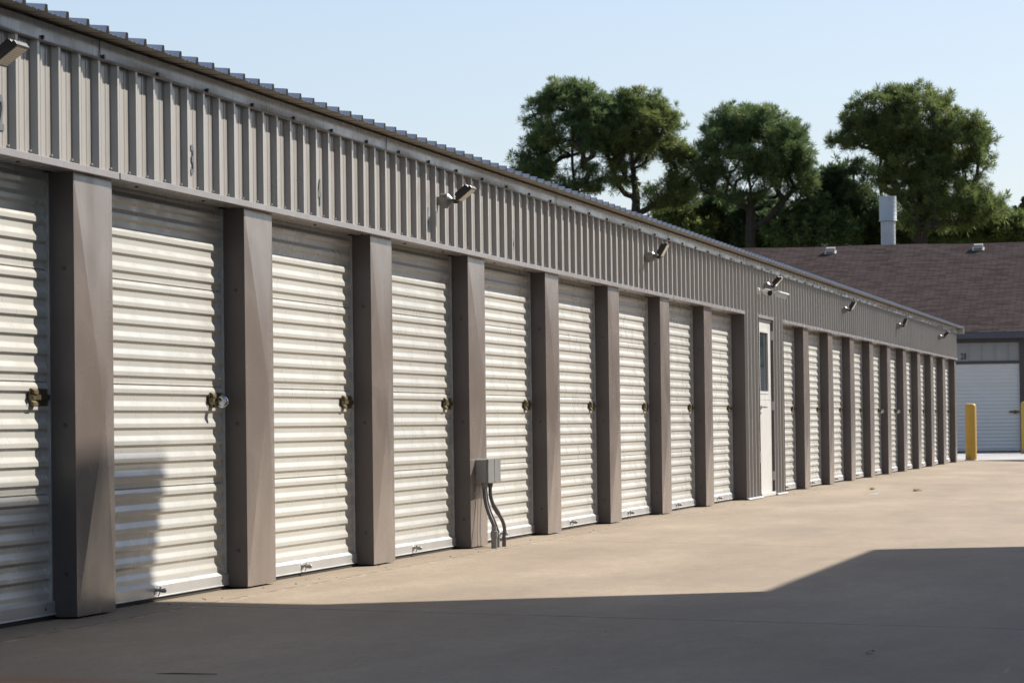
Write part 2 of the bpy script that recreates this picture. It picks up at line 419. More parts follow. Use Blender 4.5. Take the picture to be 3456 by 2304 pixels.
rk = MB(); rk.add([(EX+0.01,Y_END+0.112,EZ-0.02),(EX+0.01,Y_END+0.112,EZ+0.045),(-4.5,Y_END+0.112,EZ+0.045+4.67*SL),(-4.5,Y_END+0.112,EZ-0.02+4.67*SL)], [(0,1,2,3)])
rk.box(-0.01, EX+0.012, Y_END+0.02, Y_END+0.116, EZ-0.115, EZ-0.004)
rk.build('rake_trim', M_SIDING, bld)

# eave trim: a folded strip with a slightly buckled lower edge, lapped joints and dark screws
et = MB(); rng = random.Random(4)
YA = Y_START-0.05; n = int((Y_END+0.03-YA)/0.05); TB, TT = 2.776, 2.868
cols = []
for i in range(n+1):
    y = YA+(Y_END+0.03-YA)*i/n
    a = min(1.0, max(0.12, (y-30)/25)) if y > 30 else 0.12
    ph = ((y-RIB0+0.03)/(3*RP)) % 1.0
    bul = math.sin(math.pi*ph)*0.020*a*(0.55+0.45*math.sin(y*1.7+math.sin(y*0.6)*2))
    w = 0.003*math.sin(y*2.1)+0.002*math.sin(y*5.3+1)+0.0025*math.sin(y*0.9)
    cols.append((y, w, bul))
vs = []; fs = []
for y, w, bul in cols:
    vs += [(0.026, y, TT+0.002), (0.046+w*0.4, y, TT-0.002), (0.048+w*0.8+bul*0.35, y, (TB+TT)/2), (0.046+w*0.3+max(0, bul), y, TB+0.012), (0.050+max(0, bul)*1.1, y, TB), (0.030, y, TB-0.004)]
for i in range(n):
    for j in range(5): fs.append((i*6+j, (i+1)*6+j, (i+1)*6+j+1, i*6+j+1))
et.add(vs, fs)
y = RIB0+math.ceil((YA-RIB0)/RP)*RP+0.03
k = 0
while y < Y_END-0.1:
    if k % 3 == 0: et.tube([(0.044,y,TB+0.012),(0.062,y,TB+0.012)], 0.011, 8, mi=1)
    y += RP; k += 1
y = 16.52
while y > YA+6: y -= 6.1
while y < Y_END:
    et.box(0.0525, 0.0545, y-0.005, y+0.003, TB+0.002, TT-0.004, 1); y += 6.1
et.build('eave_trim', [M_EAVE, M_STEEL], bld, smooth=True)

# header trim above the doors, in lapped lengths
def header(a, b, shift=0.0, top=True):
    h = MB()
    h.box(-0.105, 0.040+shift, a, b, HO+shift*0.3, HO+0.036+shift*0.3)
    y = a+0.5
    while y < b:
        h.tube([(-0.03,y,HO+0.002),(-0.03,y,HO-0.006)], 0.011, 8, mi=1); y += 1.22
    return h.build('header_trim', [M_TRIM, M_STEEL], bld, bevel=0.003)
ys = [Y_START, 16.86-18.3, 16.86-9.15, 16.86, 26.03, 35.2, 40.70]
for i, (a, b) in enumerate(zip(ys, ys[1:])): header(a, b-0.004, 0.004 if i % 2 else 0.0)
header(DO0-0.03, DO1+0.03, 0.0)
ys = [44.37, 53.6, 62.8, 72.0, Y_END]
for i, (a, b) in enumerate(zip(ys, ys[1:])): header(a, b-0.004, 0.003 if i % 2 else 0.0)
bk = MB(); bk.box(-0.30, -0.26, Y_START, 40.7, HO-0.1, 2.8); bk.box(-0.30, -0.26, 44.4, Y_END-0.12, HO-0.1, 2.8)
bk.build('header_backing', M_INT, bld)

# pillars: bronze jamb flashings, the front sheet oil-canned into four flat facets
def pillar_mesh(seed, w=W):
    g = random.Random(seed); b = MB(); X1 = -0.20; z0, z1 = 0.010, HO-0.001
    cy, cz, dx = w*g.uniform(0.5, 0.68), g.uniform(0.95, 1.25), g.uniform(0.024, 0.036)
    f = [(0,0,z0),(0,w,z0),(0,w,z1),(0,0,z1),(dx,cy,cz)]
    ey = g.uniform(0.02, 0.06)*w
    f[3] = (0.001, 0.0, z1)
    b.add(f, [(0,1,4),(1,2,4),(2,3,4),(3,0,4)])
    b.add([(0,0,z0),(0,0,z1),(X1,0,z1),(X1,0,z0)], [(0,1,2,3)], 1)
    b.add([(0,w,z0),(0,w,z1),(X1,w,z1),(X1,w,z0)], [(3,2,1,0)], 1)
    for zz in (0.22, 0.95, 1.72):
        b.tube([(-0.052,0,zz),(-0.052,-0.003,zz)], 0.011, 8, mi=2)
    return b.mesh('pillar', [M_PILLAR, M_BRONZE_SHADED, M_STEEL])
pm = [pillar_mesh(s) for s in (11, 5, 23, 37, 41)]
pend = pillar_mesh(77, 0.40)
FAR1 = [Y0+i*S for i in range(-9, 8)]; FAR2 = [YB+j*S for j in range(0, 9)]
for i, y in enumerate(FAR1+FAR2):
    link('pillar', pm[(i*3+1) % 5], bld, (0, y-W, 0))
link('pillar', pend, bld, (0, Y_END-0.405, 0))
# deep jambs where the doors meet the ribbed office wall
jb = MB()
jb.box(-0.20, 0.036, 40.660, 40.682, 0.010, HO-0.001); jb.box(-0.012, 0.0375, 40.652, 40.660, 0.010, HO-0.001)
jb.build('pillar_return', M_BRONZE_SHADED, bld)
jb = MB(); jb.box(-0.20, 0.036, 44.398, 44.418, 0.010, HO-0.001); jb.build('pillar_return', M_BRONZE_SHADED, bld)

# roll-up doors
PP = 0.0917; XD, XR = -0.1475, -0.1350
def curtain_profile():
    p = []; z = 2.40; zr = 1.851
    k0 = math.ceil((2.40-zr)/PP)
    top = zr+k0*PP
    def key(z):
        u = ((top-z)/PP) % 1.0      # goes down from a ridge's lower corner
        pts = [(0,XR),(0.025,XR-0.0012),(0.15,XD+0.0012),(0.18,XD),(0.46,XD),(0.51,XD+0.0012),(0.74,XR-0.0012),(0.79,XR),(0.985,XR),(1.0,XR)]
        for (a, xa), (b, xb) in zip(pts, pts[1:]):
            if a <= u <= b: return xa+(xb-xa)*(u-a)/(b-a)
        return XR
    zs = set()
    z = top
    while z > 0.05:
        for u in (0.0001,0.025,0.15,0.18,0.46,0.51,0.74,0.79,0.985): zs.add(round(z-u*PP, 5))
        z -= PP
    out = [(zz, key(zz)) for zz in sorted(zs, reverse=True) if 0.100 < zz < 2.38]
    for s0 in (1.714, 1.164, 0.614):                    # rolled seams where two sheets hook together
        out = [q for q in out if not (s0-0.008 < q[0] < s0+0.008)]
        out += [(s0+0.0079, key(s0+0.008)), (s0+0.006, key(s0)+0.003), (s0+0.001, key(s0)+0.003), (s0-0.001, key(s0)-0.004), (s0-0.004, key(s0)-0.004), (s0-0.0079, key(s0-0.008))]
    out.sort(reverse=True); return out
CP = curtain_profile()
def curtain_mesh(w):
    b = MB(); b.extrude(CP, lambda p: (p[1], -0.02, p[0]), lambda p: (p[1], w+0.02, p[0]))
    b.add([(CP[-1][1],-0.02,CP[-1][0]),(CP[-1][1],w+0.02,CP[-1][0]),(XD+0.004,w+0.02,0.096),(XD+0.004,-0.02,0.096)], [(0,1,2,3)])
    return b.mesh('roll_up_door', M_DOOR, smooth=False)
def bar_mesh(w):
    b = MB(); pr = [(0.112,XD),(0.110,XD+0.012),(0.099,XR+0.002),(0.082,XR+0.021),(0.030,XR+0.021),(0.026,XR+0.029),(0.023,XR+0.029),(0.023,XD)]
    b.extrude(pr, lambda p: (p[1], -0.01, p[0]), lambda p: (p[1], w+0.01, p[0]), closed=True)
    b.box(XD+0.004, XR+0.018, 0.0, w, 0.003, 0.0225, 1)
    b.tube([(XR+0.020,w-0.14,0.055),(XR+0.024,w-0.14,0.055)], 0.008, 8, mi=2)
    return b.mesh('bottom_bar', [M_BAR, M_RUBBER, M_STEEL])
def track_mesh():
    b = MB(); b.box(-0.158, -0.122, -0.016, 0.0005, 0.004, HO-0.002); b.box(-0.160, -0.155, -0.045, -0.016, 0.004, HO-0.002)
    return b.mesh('door_track', M_TRACK)
def latch_mesh():
    b = MB(); z = 1.085
    b.box(XR-0.002, XR+0.002, -0.285, -0.020, z-0.042, z+0.042)              # back plate
    for zz, yy in ((z+0.028, -0.265), (z-0.030, -0.278)):                     # folded guides round the bolt
        b.add([(XR,yy,zz+0.018),(XR+0.019,yy,zz+0.006),(XR+0.021,yy,zz-0.010),(XR,yy,zz-0.012),
               (XR,yy+0.065,zz+0.018),(XR+0.019,yy+0.065,zz+0.006),(XR+0.021,yy+0.065,zz-0.010),(XR,yy+0.065,zz-0.012)],
              [(0,1,2,3),(7,6,5,4),(0,4,5,1),(1,5,6,2),(2,6,7,3)])
    b.box(XR+0.004, XR+0.012, -0.280, 0.02, z-0.012, z+0.014)                 # bolt
    b.box(XR+0.004, XR+0.025, -0.290, -0.286, z-0.016, z+0.012)               # pull tab
    b.tube([(XR+0.018,-0.2905,z-0.002),(XR+0.018,-0.2925,z-0.002)], 0.003, 6, mi=1)
    return b.mesh('door_latch', [M_BRASS, M_STEEL])
def handle_mesh(y):
    b = MB(); z = 0.060; x = XR+0.021
    b.tube([(x,y,z-0.002),(x+0.003,y,z-0.002),(x+0.006,y,z-0.002)], [0.024,0.022,0.014], 14)
    b.tube([(x+0.004,y,z),(x+0.016,y,z+0.001),(x+0.032,y+0.003,z-0.002),(x+0.046,y+0.008,z-0.002),(x+0.056,y+0.012,z),(x+0.060,y+0.013,z+0.001)], [0.009,0.008,0.0095,0.013,0.013,0.006], 12)
    b.tube([(x+0.001,y+0.05,z+0.004),(x+0.012,y+0.05,z+0.004),(x+0.018,y+0.05,z+0.016)], [0.008,0.007,0.006], 8)
    b.tube([(x+0.026,y+0.004,z-0.008),(x+0.022,y+0.004,z-0.024),(x+0.016,y+0.004,z-0.030)], 0.003, 6)
    return b.mesh('pull_handle', M_HANDLE, smooth=True)
spans = [(FAR1[i], FAR1[i+1]-W) for i in range(len(FAR1)-1)]+[(FAR1[-1], 40.660)]
spans += [(44.418, FAR2[0]-W)]+[(FAR2[j], FAR2[j+1]-W) for j in range(8)]+[(FAR2[8], Y_END-0.405)]
TR, LT = track_mesh(), latch_mesh(); cache = {}
doors = []
for i, (a, b_) in enumerate(spans):
    w = round(b_-a, 3)
    if w not in cache: cache[w] = (curtain_mesh(w), bar_mesh(w), handle_mesh(w*0.42))
    cm, bm, hm = cache[w]
    d = link('roll_up_door', cm, bld, (0, a, 0)); doors.append(d)
    link('bottom_bar', bm, d); link('pull_handle', hm, d)
    link('door_latch', LT, d, (0, w-0.005, 0)); link('door_track', TR, d, (0, w, 0))
    t2 = link('door_track', TR, d); t2.scale = (1, -1, 1)

# entry door in the ribbed wall
ed = empty('entry_door_frame_unused', (0,0,0)); bpy.data.objects.remove(ed)
fr = MB(); XE = 0.002
fr.box(-0.20, 0.036, DO0-0.002, DO0+0.030, 0.006, HO-0.002); fr.box(-0.20, 0.036, DO1-0.030, DO1+0.002, 0.006, HO-0.002)
fr.box(-0.10, 0.020, DO0+0.03, DO1-0.03, HO-0.03, HO-0.002)
fr.build('door_frame', M_BRONZE_SHADED, bld)
D0, D1 = DO0+0.034, DO1-0.034
WY0, WY1, WZ0, WZ1 = D0+0.22, D1-0.30, 1.285, 2.035
dl = MB()
dl.box(XE-0.045, XE, D0, D1, 0.05, WZ0); dl.box(XE-0.045, XE, D0, D1, WZ1, HO-0.032)
dl.box(XE-0.045, XE, D0, WY0, WZ0, WZ1); dl.box(XE-0.045, XE, WY1, D1, WZ0, WZ1)
dl.box(XE, XE+0.004, D0+0.02, D1-0.02, WZ0-0.09, WZ0-0.082)
for yy in (D1-0.42, D1-0.22):
    for zz in (2.095, 2.12): dl.box(XE, XE+0.002, yy, yy+0.03, zz, zz+0.006, 1)
door = dl.build('entry_door', [M_WHITE, M_STEEL], bld, bevel=0.003)
door['label'] = 'white entry door with a tall narrow window'
gl = MB(); gl.box(XE-0.028, XE-0.020, WY0, WY1, WZ0, WZ1); wdw = gl.build('window', M_GLASS, door)
wf = MB()
for a, b_, c, d in ((WY0-0.02, WY0+0.012, WZ0-0.02, WZ1+0.02), (WY1-0.012, WY1+0.02, WZ0-0.02, WZ1+0.02), (WY0+0.012, WY1-0.012, WZ0-0.02, WZ0+0.012), (WY0+0.012, WY1-0.012, WZ1-0.012, WZ1+0.02)):
    wf.box(XE-0.018, XE+0.007, a, b_, c, d)
wf.build('window_frame', M_WHITE, wdw, bevel=0.002)
hd = MB(); hd.tube([(XE,D0+0.30,1.10),(XE+0.010,D0+0.30,1.10)], 0.028, 16); hd.tube([(XE+0.008,D0+0.30,1.10),(XE+0.055,D0+0.30,1.10),(XE+0.062,D0+0.315,1.10),(XE+0.060,D0+0.43,1.098)], 0.010, 10)
hd.build('handle', M_CHROME, door, smooth=True)
for zz in (0.245, 1.12, 2.0):
    hh = MB(); hh.box(XE+0.0005, XE+0.004, D1-0.045, D1, zz-0.055, zz+0.055); hh.tube([(XE+0.008,D1+0.002,zz-0.058),(XE+0.008,D1+0.002,zz+0.058)], 0.009, 10)
    hh.box(XE+0.004, XE+0.032, D1+0.0015, D1+0.0045, zz-0.055, zz+0.055)
    hh.build('hinge', M_BAR, door)
th_ = MB(); th_.box(-0.16, 0.045, DO0+0.03, DO1-0.03, 0.003, 0.048); th_.build('threshold', M_WHITE, bld, bevel=0.006)
st = MB(); st.box(0.036, 0.041, DO0-0.05, DO0+0.025, 0.42, 0.56); st.build('strike_plate', M_TRACK, bld)

# painted unit numbers
def text_mesh(txt, h, wscale, mat, name='unit_number', bold=0.035):
    cu = bpy.data.curves.new('t', 'FONT'); cu.body = txt; cu.size = h/0.70; cu.offset = bold*h; cu.extrude = 0.0008; cu.space_character = 1.06
    o = bpy.data.objects.new('t', cu); COL.objects.link(o); bpy.context.view_layer.update()
    dg = bpy.context.evaluated_depsgraph_get(); me = bpy.data.meshes.new_from_object(o.evaluated_get(dg))
    bpy.data.objects.remove(o); me.name = name
    xs = [v.co.x for v in me.vertices]; x0, x1 = min(xs), max(xs); z0 = min(v.co.y for v in me.vertices)
    for v in me.vertices: v.co.x = (v.co.x-(x0+x1)/2)*wscale; v.co.y -= z0
    me.materials.clear(); me.materials.append(mat); me.update(); return me
def front_text(txt, y, z, h, x, wscale=0.66, mat=None, parent=bld):
    me = text_mesh(txt, h, wscale, mat or M_NUM)
    o = link('unit_number', me, parent, (x, y, z)); o.rotation_euler = (R(90), 0, R(90)); o['label'] = 'number %s' % txt
    return o
NX = 0.0075
for txt, y in (('2', 15.20), ('3', 18.235), ('4', 20.99), ('5', 24.07), ('6', 27.15)):
    # centre each on the flat of a pan, clear of the ribs
    front_text(txt, RIB0+round((y-RIB0-0.19)/RP)*RP+0.188, 2.310, 0.158, NX)

# ------------------------------------------------------------------ wall floodlights
def floodlight(y, z, tilt, label, roll=0.0, first=None):
    if first is None:
        o = empty('floodlight', (0, y, z))
        b = MB(); b.tube([(0.034,0,0),(0.078,0,0)], 0.054, 24); b.box(0.004, 0.036, -0.03, 0.03, -0.03, 0.03)
        b.tube([(0.056,-0.051,0),(0.056,-0.0555,0)], 0.012, 12)
        b.build('junction_box', M_GREYBOX, o, smooth=True)
        c = MB(); c.tube([(0.0785,0,0),(0.084,0,0),(0.090,0,0),(0.118,0,-0.004),(0.126,0,-0.004)], [0.055,0.055,0.046,0.017,0.016], 24)
        c.build('cover', M_GREYBOX, o, smooth=True)
        k = MB(); k.tube([(0.122,0,-0.004),(0.140,0,-0.006),(0.152,0,-0.004),(0.160,0,0.004)], [0.015,0.016,0.016,0.012], 12); k.build('arm', M_BLACK, o, smooth=True)
    else:
        o = copy_tree(first); o.location = (0, y, z)
        for ch in list(o.children):
            if ch.name.startswith('lamp_head'):
                for g in list(ch.children): bpy.data.objects.remove(g)
                bpy.data.objects.remove(ch)
    tag(o, label, 'floodlight', 'floodlights along the ribbed wall')
    # head: local frame with x along the head's length, y across, z out of its back
    h = MB(); L, Wd, T = 0.072, 0.082, 0.014
    h.obox((L,0,0), (L,0,0), (0,Wd,0), (0,0,T))
    h.obox((L*0.95,0,T+0.011), (L*0.80,0,0), (0,Wd*0.80,0), (0,0,0.011))
    for q in range(5): h.obox((L*0.95,-Wd*0.6+q*Wd*0.3,T+0.026), (L*0.72,0,0), (0,0.004,0), (0,0,0.005))
    h.obox((-0.006,0,-0.002), (0.012,0,0), (0,0.020,0), (0,0,0.010))
    hd = h.build('lamp_head', M_BLACK, o, bevel=0.003)
    hd.location = (0.158, 0, 0.004); hd.rotation_euler = (R(roll), -R(tilt), 0)
    l = MB(); l.obox((L,0,-T-0.001), (L*0.84,0,0), (0,Wd*0.86,0), (0,0,0.0014)); l.build('lens', M_LENS, hd)
    return o
fl0 = floodlight(14.74, 2.565, 36, 'black floodlight at the near end of the wall, cut by the photo edge')
floodlight(24.37, 2.540, 39, 'black floodlight with pale lens just right of the number 5', 0, fl0)
floodlight(33.62, 2.552, 60, 'steep black floodlight between number 6 and the white entry door', 0, fl0)
floodlight(42.55, 2.590, 46, 'black floodlight directly above the two white security cameras', 0, fl0)
floodlight(51.70, 2.570, 58, 'black floodlight first beyond the white security cameras', 0, fl0)
floodlight(60.70, 2.560, 66, 'black floodlight second from the far end of the wall', 0, fl0)
floodlight(69.86, 2.570, 44, 'smallest black floodlight, last before the far corner of the wall', 0, fl0)

# ------------------------------------------------------------------ security cameras
def seccam(y, z, aim, label):
    o = empty('security_camera', (0.034, y, z)); tag(o, label, 'camera', 'white security cameras over the entry door')
    a = Vector(aim).normalized(); up_ = Vector((0,0,1)); sd_ = a.cross(up_).normalized(); u = sd_.cross(a)
    b = MB(); b.tube([(0,0,0),(0.020,0,0),(0.026,0,0)], [0.040,0.036,0.020], 16); b.tube([(0.02,0,0),(0.045,0,0.002),(0.07,0,-0.002)]+[Vector((0.07,0,-0.004))+a*0.03], [0.016,0.014,0.016,0.022], 12)
    b.build('mount', M_WHITE, o, smooth=True)
    c0 = Vector((0.075,0,-0.006))
    c = MB(); c.tube([c0, c0+a*0.012, c0+a*0.03, c0+a*0.15, c0+a*0.152], [0.022,0.032,0.036,0.037,0.034], 20)
    body = c.build('camera_body', M_WHITE, o, smooth=True)
    s = MB(); pts = []
    for k in range(9):
        an = R(20+k*17.5); pts.append((math.cos(an), math.sin(an)))
    f0 = lambda p: c0+a*0.035+sd_*p[0]*0.0405+u*p[1]*0.0405; f1 = lambda p: c0+a*0.168+sd_*p[0]*0.0415+u*p[1]*0.0415
    s.extrude(pts, f0, f1); s.build('sun_shield', M_WHITE, o, smooth=True)
    l = MB(); l.tube([c0+a*0.1515, c0+a*0.156], [0.034,0.033], 20); l.tube([c0+a*0.1555, c0+a*0.158], [0.013,0.012], 16, mi=1)
    l.build('lens', [M_BLACK, M_GLASS], body)
    return o
seccam(41.95, 2.515, (0.55,-0.78,-0.20), 'white bullet security camera facing the viewer with its round black lens end showing')
seccam(43.10, 2.530, (0.80,0.42,-0.25), 'white bullet security camera turned away to the right, no lens visible')

# ------------------------------------------------------------------ electrical boxes with conduits
eb = empty('electrical_box', (0, 25.52, 0))
tag(eb, 'grey twin electrical boxes on a brown pillar with bent conduits running into the concrete', 'electrical box')
for a, b_ in ((0.0, 0.222), (0.238, 0.455)):
    b = MB(); b.box(0.010, 0.098, a+0.004, b_-0.004, 0.490, 0.664); e = b.build('enclosure', M_PVC, eb, bevel=0.004)
    b = MB(); b.box(0.0985, 0.112, a, b_, 0.487, 0.667)
    for yy in (a+0.014, b_-0.014):
        for zz in (0.500, 0.654): b.tube([(0.112,yy,zz),(0.1145,yy,zz)], 0.006, 8, mi=1)
    b.build('cover', [M_GREYBOX, M_TRACK], e, bevel=0.002)
b = MB(); b.box(0.017, 0.020, -0.014, 0.003, 0.560, 0.590); b.build('bracket', M_PVC, eb)
def bez(p, n=14):
    out = []
    for i in range(n+1):
        t = i/n; q = [Vector(x) for x in p]
        while len(q) > 1: q = [q[j].lerp(q[j+1], t) for j in range(len(q)-1)]
        out.append(q[0])
    return out
def conduit(pts, r, fit_r, zf, mat, mat2):
    t = MB(); t.tube(pts, r, 14); o = t.build('conduit', mat, eb, smooth=True)
    p = Vector(pts[-1])
    f = MB(); f.tube([(p.x,p.y,-0.02),(p.x,p.y,zf*0.62),(p.x,p.y,zf*0.63),(p.x,p.y,zf),(p.x,p.y,zf+0.004),(p.x,p.y,zf+0.035)], [fit_r*0.88,fit_r*0.88,fit_r*1.06,fit_r*1.06,fit_r*0.8,fit_r*0.74], 16)
    q = Vector(pts[0]); f.tube([(q.x,q.y,0.489),(q.x,q.y,0.462),(q.x,q.y,0.461),(q.x,q.y,0.450)], [r*1.45,r*1.45,r*1.25,r*1.2], 16)
    f.build('fitting', mat2, o, smooth=True)
conduit(bez([(0.062,0.075,0.48),(0.062,0.075,0.36),(0.075,0.05,0.27),(0.145,0.03,0.20),(0.140,0.045,0.14)]), 0.0145, 0.026, 0.125, M_PVCD, M_PVC)
conduit(bez([(0.062,0.150,0.48),(0.062,0.150,0.36),(0.072,0.15,0.27),(0.125,0.22,0.20),(0.122,0.27,0.11)]), 0.009, 0.0165, 0.098, M_PVCD, M_PVC)
pc = bez([(0.064,0.285,0.48),(0.064,0.285,0.37),(0.065,0.22,0.30),(0.150,0.35,0.24),(0.155,0.43,0.17),(0.136,0.435,0.07)], 18)
conduit(pc, 0.0145, 0.0185, 0.070, M_PVCD, M_PVCD)
b = MB(); b.tube([pc[7],pc[8],pc[9],pc[10]], 0.0185, 14); b.build('coupling', M_PVCD, eb, smooth=True)

# ------------------------------------------------------------------ disc padlocks
def padlock(y, label, rz=0.0, src=None):
    if src: o = copy_tree(src); o.location = (-0.076, y, 1.074)
    else:
        o = empty('padlock', (-0.076, y, 1.074))
        b = MB(); n = 28; rr = 0.034
        b.tube([(0,-0.013,0),(0,-0.011,0),(0,-0.006,0),(0,0.006,0),(0,0.011,0),(0,0.013,0)], [0.021,0.028,rr,rr,0.028,0.021], n); b.build('lock_body', M_CHROME, o, smooth=True)
        s = MB(); pts = [Vector((-0.020+0.015*math.cos(t), -0.001, 0.006+0.015*math.sin(t))) for t in [R(200-200*i/12) for i in range(13)]]
        s.tube([p+Vector((0,-0.0135,0)) for p in pts], 0.0055, 10); s.build('shackle', M_BLACK, o, smooth=True)
        k = MB(); k.tube([(0.006,-0.013,-0.012),(0.006,-0.016,-0.012)], 0.011, 16); k.build('key_cylinder', M_CHROME, o, smooth=True)
    o.rotation_euler.z = rz
    return tag(o, label, 'padlock', 'round steel padlocks on the door latches')
pl = padlock(FAR1[10]-W-0.22, 'round polished steel padlock on the latch of the second door, the nearest padlock')
padlock(FAR2[4]-W-0.22, 'small steel padlock beyond the entry door, nearer of the two far padlocks', 0, pl)
padlock(FAR2[5]-W-0.22, 'smallest round steel padlock, farthest from the viewer, on a far white door', 0, pl)

# ------------------------------------------------------------------ bollards
def bollard(x, y, h, label, r=0.126):
    o = empty('bollard', (x, y, 0))
    b = MB(); b.tube([(0,0,0),(0,0,0.3),(0,0,h-0.075),(0,0,h-0.04),(0,0,h-0.016),(0,0,h-0.002),(0,0,h)], [r,r,r,r*0.955,r*0.82,r*0.45,r*0.05], 32); b.build('post', M_BOLLARD, o, smooth=True)
    c = MB(); c.tube([(0,0,0.0),(0,0,0.022)], [r*1.25, r*1.12], 24); c.build('footing', M_APRON, o)
    return tag(o, label, 'bollard', 'yellow bollards at the far end of the lane')
bollard(0.105, 77.75, 1.27, 'yellow steel bollard with a rusty foot standing before the white door of unit 28')
bollard(0.62, 90.9, 1.36, 'yellow steel bollard beside the dark pillar, cut by the right edge of the photo')

# ------------------------------------------------------------------ far storage building with the shingle roof
YF = 96.45
far = empty('shingle_roofed_building', (0, YF, 0))
tag(far, 'far storage building with brown shingle roof and unit 28 behind the yellow bollards', 'storage building')
XL, XRr = -34.0, 30.0
EVZ, EVY, RGZ, RGY = 3.30, -0.62, 6.17, 7.6
fw_ = MB()
for px in np.arange(-3.55-3.05*9, 28, 3.05):
    pass
bays = [(-2.30+3.08*k, 0.17+3.08*k) for k in range(-9, 9)]
fw_.box(XL, XRr, 0.10, 0.30, 0.0, 3.28)
fw_.box(XL, XRr, 15.0, 15.2, 0.0, 3.28); fw_.box(XL, XL+0.2, 0.3, 15.0, 0, 3.28); fw_.box(XRr-0.2, XRr, 0.3, 15.0, 0, 3.28)
fw_.add([(XL+0.1,0.1,3.28),(XL+0.1,15.2,3.28),(XL+0.1,7.6,6.0)], [(0,1,2)]); fw_.add([(XRr-0.1,0.1,3.28),(XRr-0.1,15.2,3.28),(XRr-0.1,7.6,6.0)], [(0,2,1)])
fw_.build('wall', M_FAR_BROWN, far)
# shingle roof: each slope's own object so that the courses follow it
for nm, sgn in (('front', 1), ('back', -1)):
    b = MB(); run = RGY-EVY; rise = RGZ-EVZ; ln = math.hypot(run, rise)
    g = random.Random(3); nxs = 60
    vs = []; fs = []
    rows = 12
    for j in range(rows+1):
        for i in range(nxs+1):
            vs.append((XL-0.4+(XRr-XL+0.8)*i/nxs, ln*j/rows, 0.010*math.sin(i*1.3+j)*math.sin(j*0.9)))
    for j in range(rows):
        for i in range(nxs): fs.append((j*(nxs+1)+i, j*(nxs+1)+i+1, (j+1)*(nxs+1)+i+1, (j+1)*(nxs+1)+i))
    b.add(vs, fs); b.add([(XL-0.4,0,-0.03),(XRr+0.4,0,-0.03),(XRr+0.4,ln,-0.03),(XL-0.4,ln,-0.03)], [(3,2,1,0)])
    ro = b.build('roof', M_SHINGLE, far, smooth=True)
    if sgn > 0: ro.location = (0, EVY, EVZ); ro.rotation_euler = (math.atan2(rise, run), 0, 0); front_roof = ro
    else: ro.location = (0, 2*RGY-EVY, EVZ); ro.rotation_euler = (math.atan2(rise, run), 0, R(180))
b = MB(); b.box(XL-0.4, XRr+0.4, EVY-0.02, EVY+0.03, EVZ-0.17, EVZ-0.01); b.build('fascia', M_FASCIA, far)
b = MB(); b.box(XL-0.4, XRr+0.4, EVY+0.03, 0.10, EVZ-0.155, EVZ-0.13); b.build('soffit', M_FAR_BROWN, far)
b = MB(); b.box(XL, XRr, -0.03, 0.10, 3.02, EVZ-0.156); b.build('frieze_board', M_FAR_BROWN, far)
vis = [k for k, (a, c) in enumerate(bays) if a < 4 and c > -6]
fcm = None
for k, (a, c) in enumerate(bays):
    b = MB(); pr = []
    x = a
    b.box(a, c, 0.045, 0.099, 2.52, 3.02)
    x = a+0.34
    while x < c-0.1: b.box(x-0.012, x+0.012, 0.022, 0.045, 2.521, 3.019); x += 0.365
    b.build('wall_panel', M_FAR_PANEL, far)
    b = MB(); b.box(a, c, 0.0, 0.099, 2.44, 2.52); b.build('door_header', M_FAR_BROWN, far)
    b = MB(); b.box(c, c+0.61, -0.03, 0.099, 0.0, 3.02); b.build('pillar', M_FAR_BROWN, far)
    if fcm is None:
        q = MB(); w = c-a
        q.extrude([(z*1.09, x) for z, x in CP if z < 2.24], lambda p: (-0.0, -(p[1]+0.141)+0.06, p[0]), lambda p: (w, -(p[1]+0.141)+0.06, p[0]))
        fcm = q.mesh('roll_up_door', M_FARDOOR)
        q = MB(); q.box(0, w, 0.02, 0.06, 0.035, 0.115); fbm = q.mesh('bottom_bar', M_BAR)
        q = MB(); q.box(0, w, 0.03, 0.07, 0.0, 0.033); frm = q.mesh('rubber_seal', M_RUBBER)
        q = MB(); q.box(w-0.30, w-0.02, 0.022, 0.045, 1.08, 1.14); q.box(w-0.16, w-0.10, 0.005, 0.022, 1.06, 1.15, 1); flm = q.mesh('door_latch', [M_BRASS, M_LEAFRED])
    d = link('roll_up_door', fcm, far, (a, 0, 0)); link('bottom_bar', fbm, d); link('rubber_seal', frm, d); link('door_latch', flm, d)
me = text_mesh('28', 0.175, 0.62, M_NUMB)
o = link('unit_number', me, far, (-1.36, 0.040, 2.563)); o.rotation_euler = (R(90), 0, 0); o['label'] = 'black number 28'
# roof vents (sub-parts of the front slope) and the flue behind the ridge
for vx in (-5.75, -1.36):
    b = MB(); sy = 8.05
    b.obox((vx,sy,0.085), (0.135,0,0), (0,0.12,-0.02), (0,0.01,0.06)); b.obox((vx,sy-0.02,0.012), (0.18,0,0), (0,0.16,0), (0,0,0.008))
    b.build('roof_vent', M_SIDING, front_roof, bevel=0.01)
fx, fy = -4.26, 9.55
b = MB(); b.tube([(fx,fy,5.0),(fx,fy,6.98)], 0.222, 32); b.tube([(fx,fy,6.99),(fx,fy,7.0),(fx,fy,7.03),(fx,fy,7.75)], [0.285,0.285,0.265,0.262], 32)
z = 5.3
while z < 7.7:
    b.tube([(fx,fy,z),(fx,fy,z+0.012)], 0.2265 if z < 6.98 else 0.2665, 32); z += 0.125
b.build('flue_pipe', paint('galvanised_flue', (0.55,0.58,0.60), 0.42, 0.08, 3, metal=0.35), far, smooth=True)

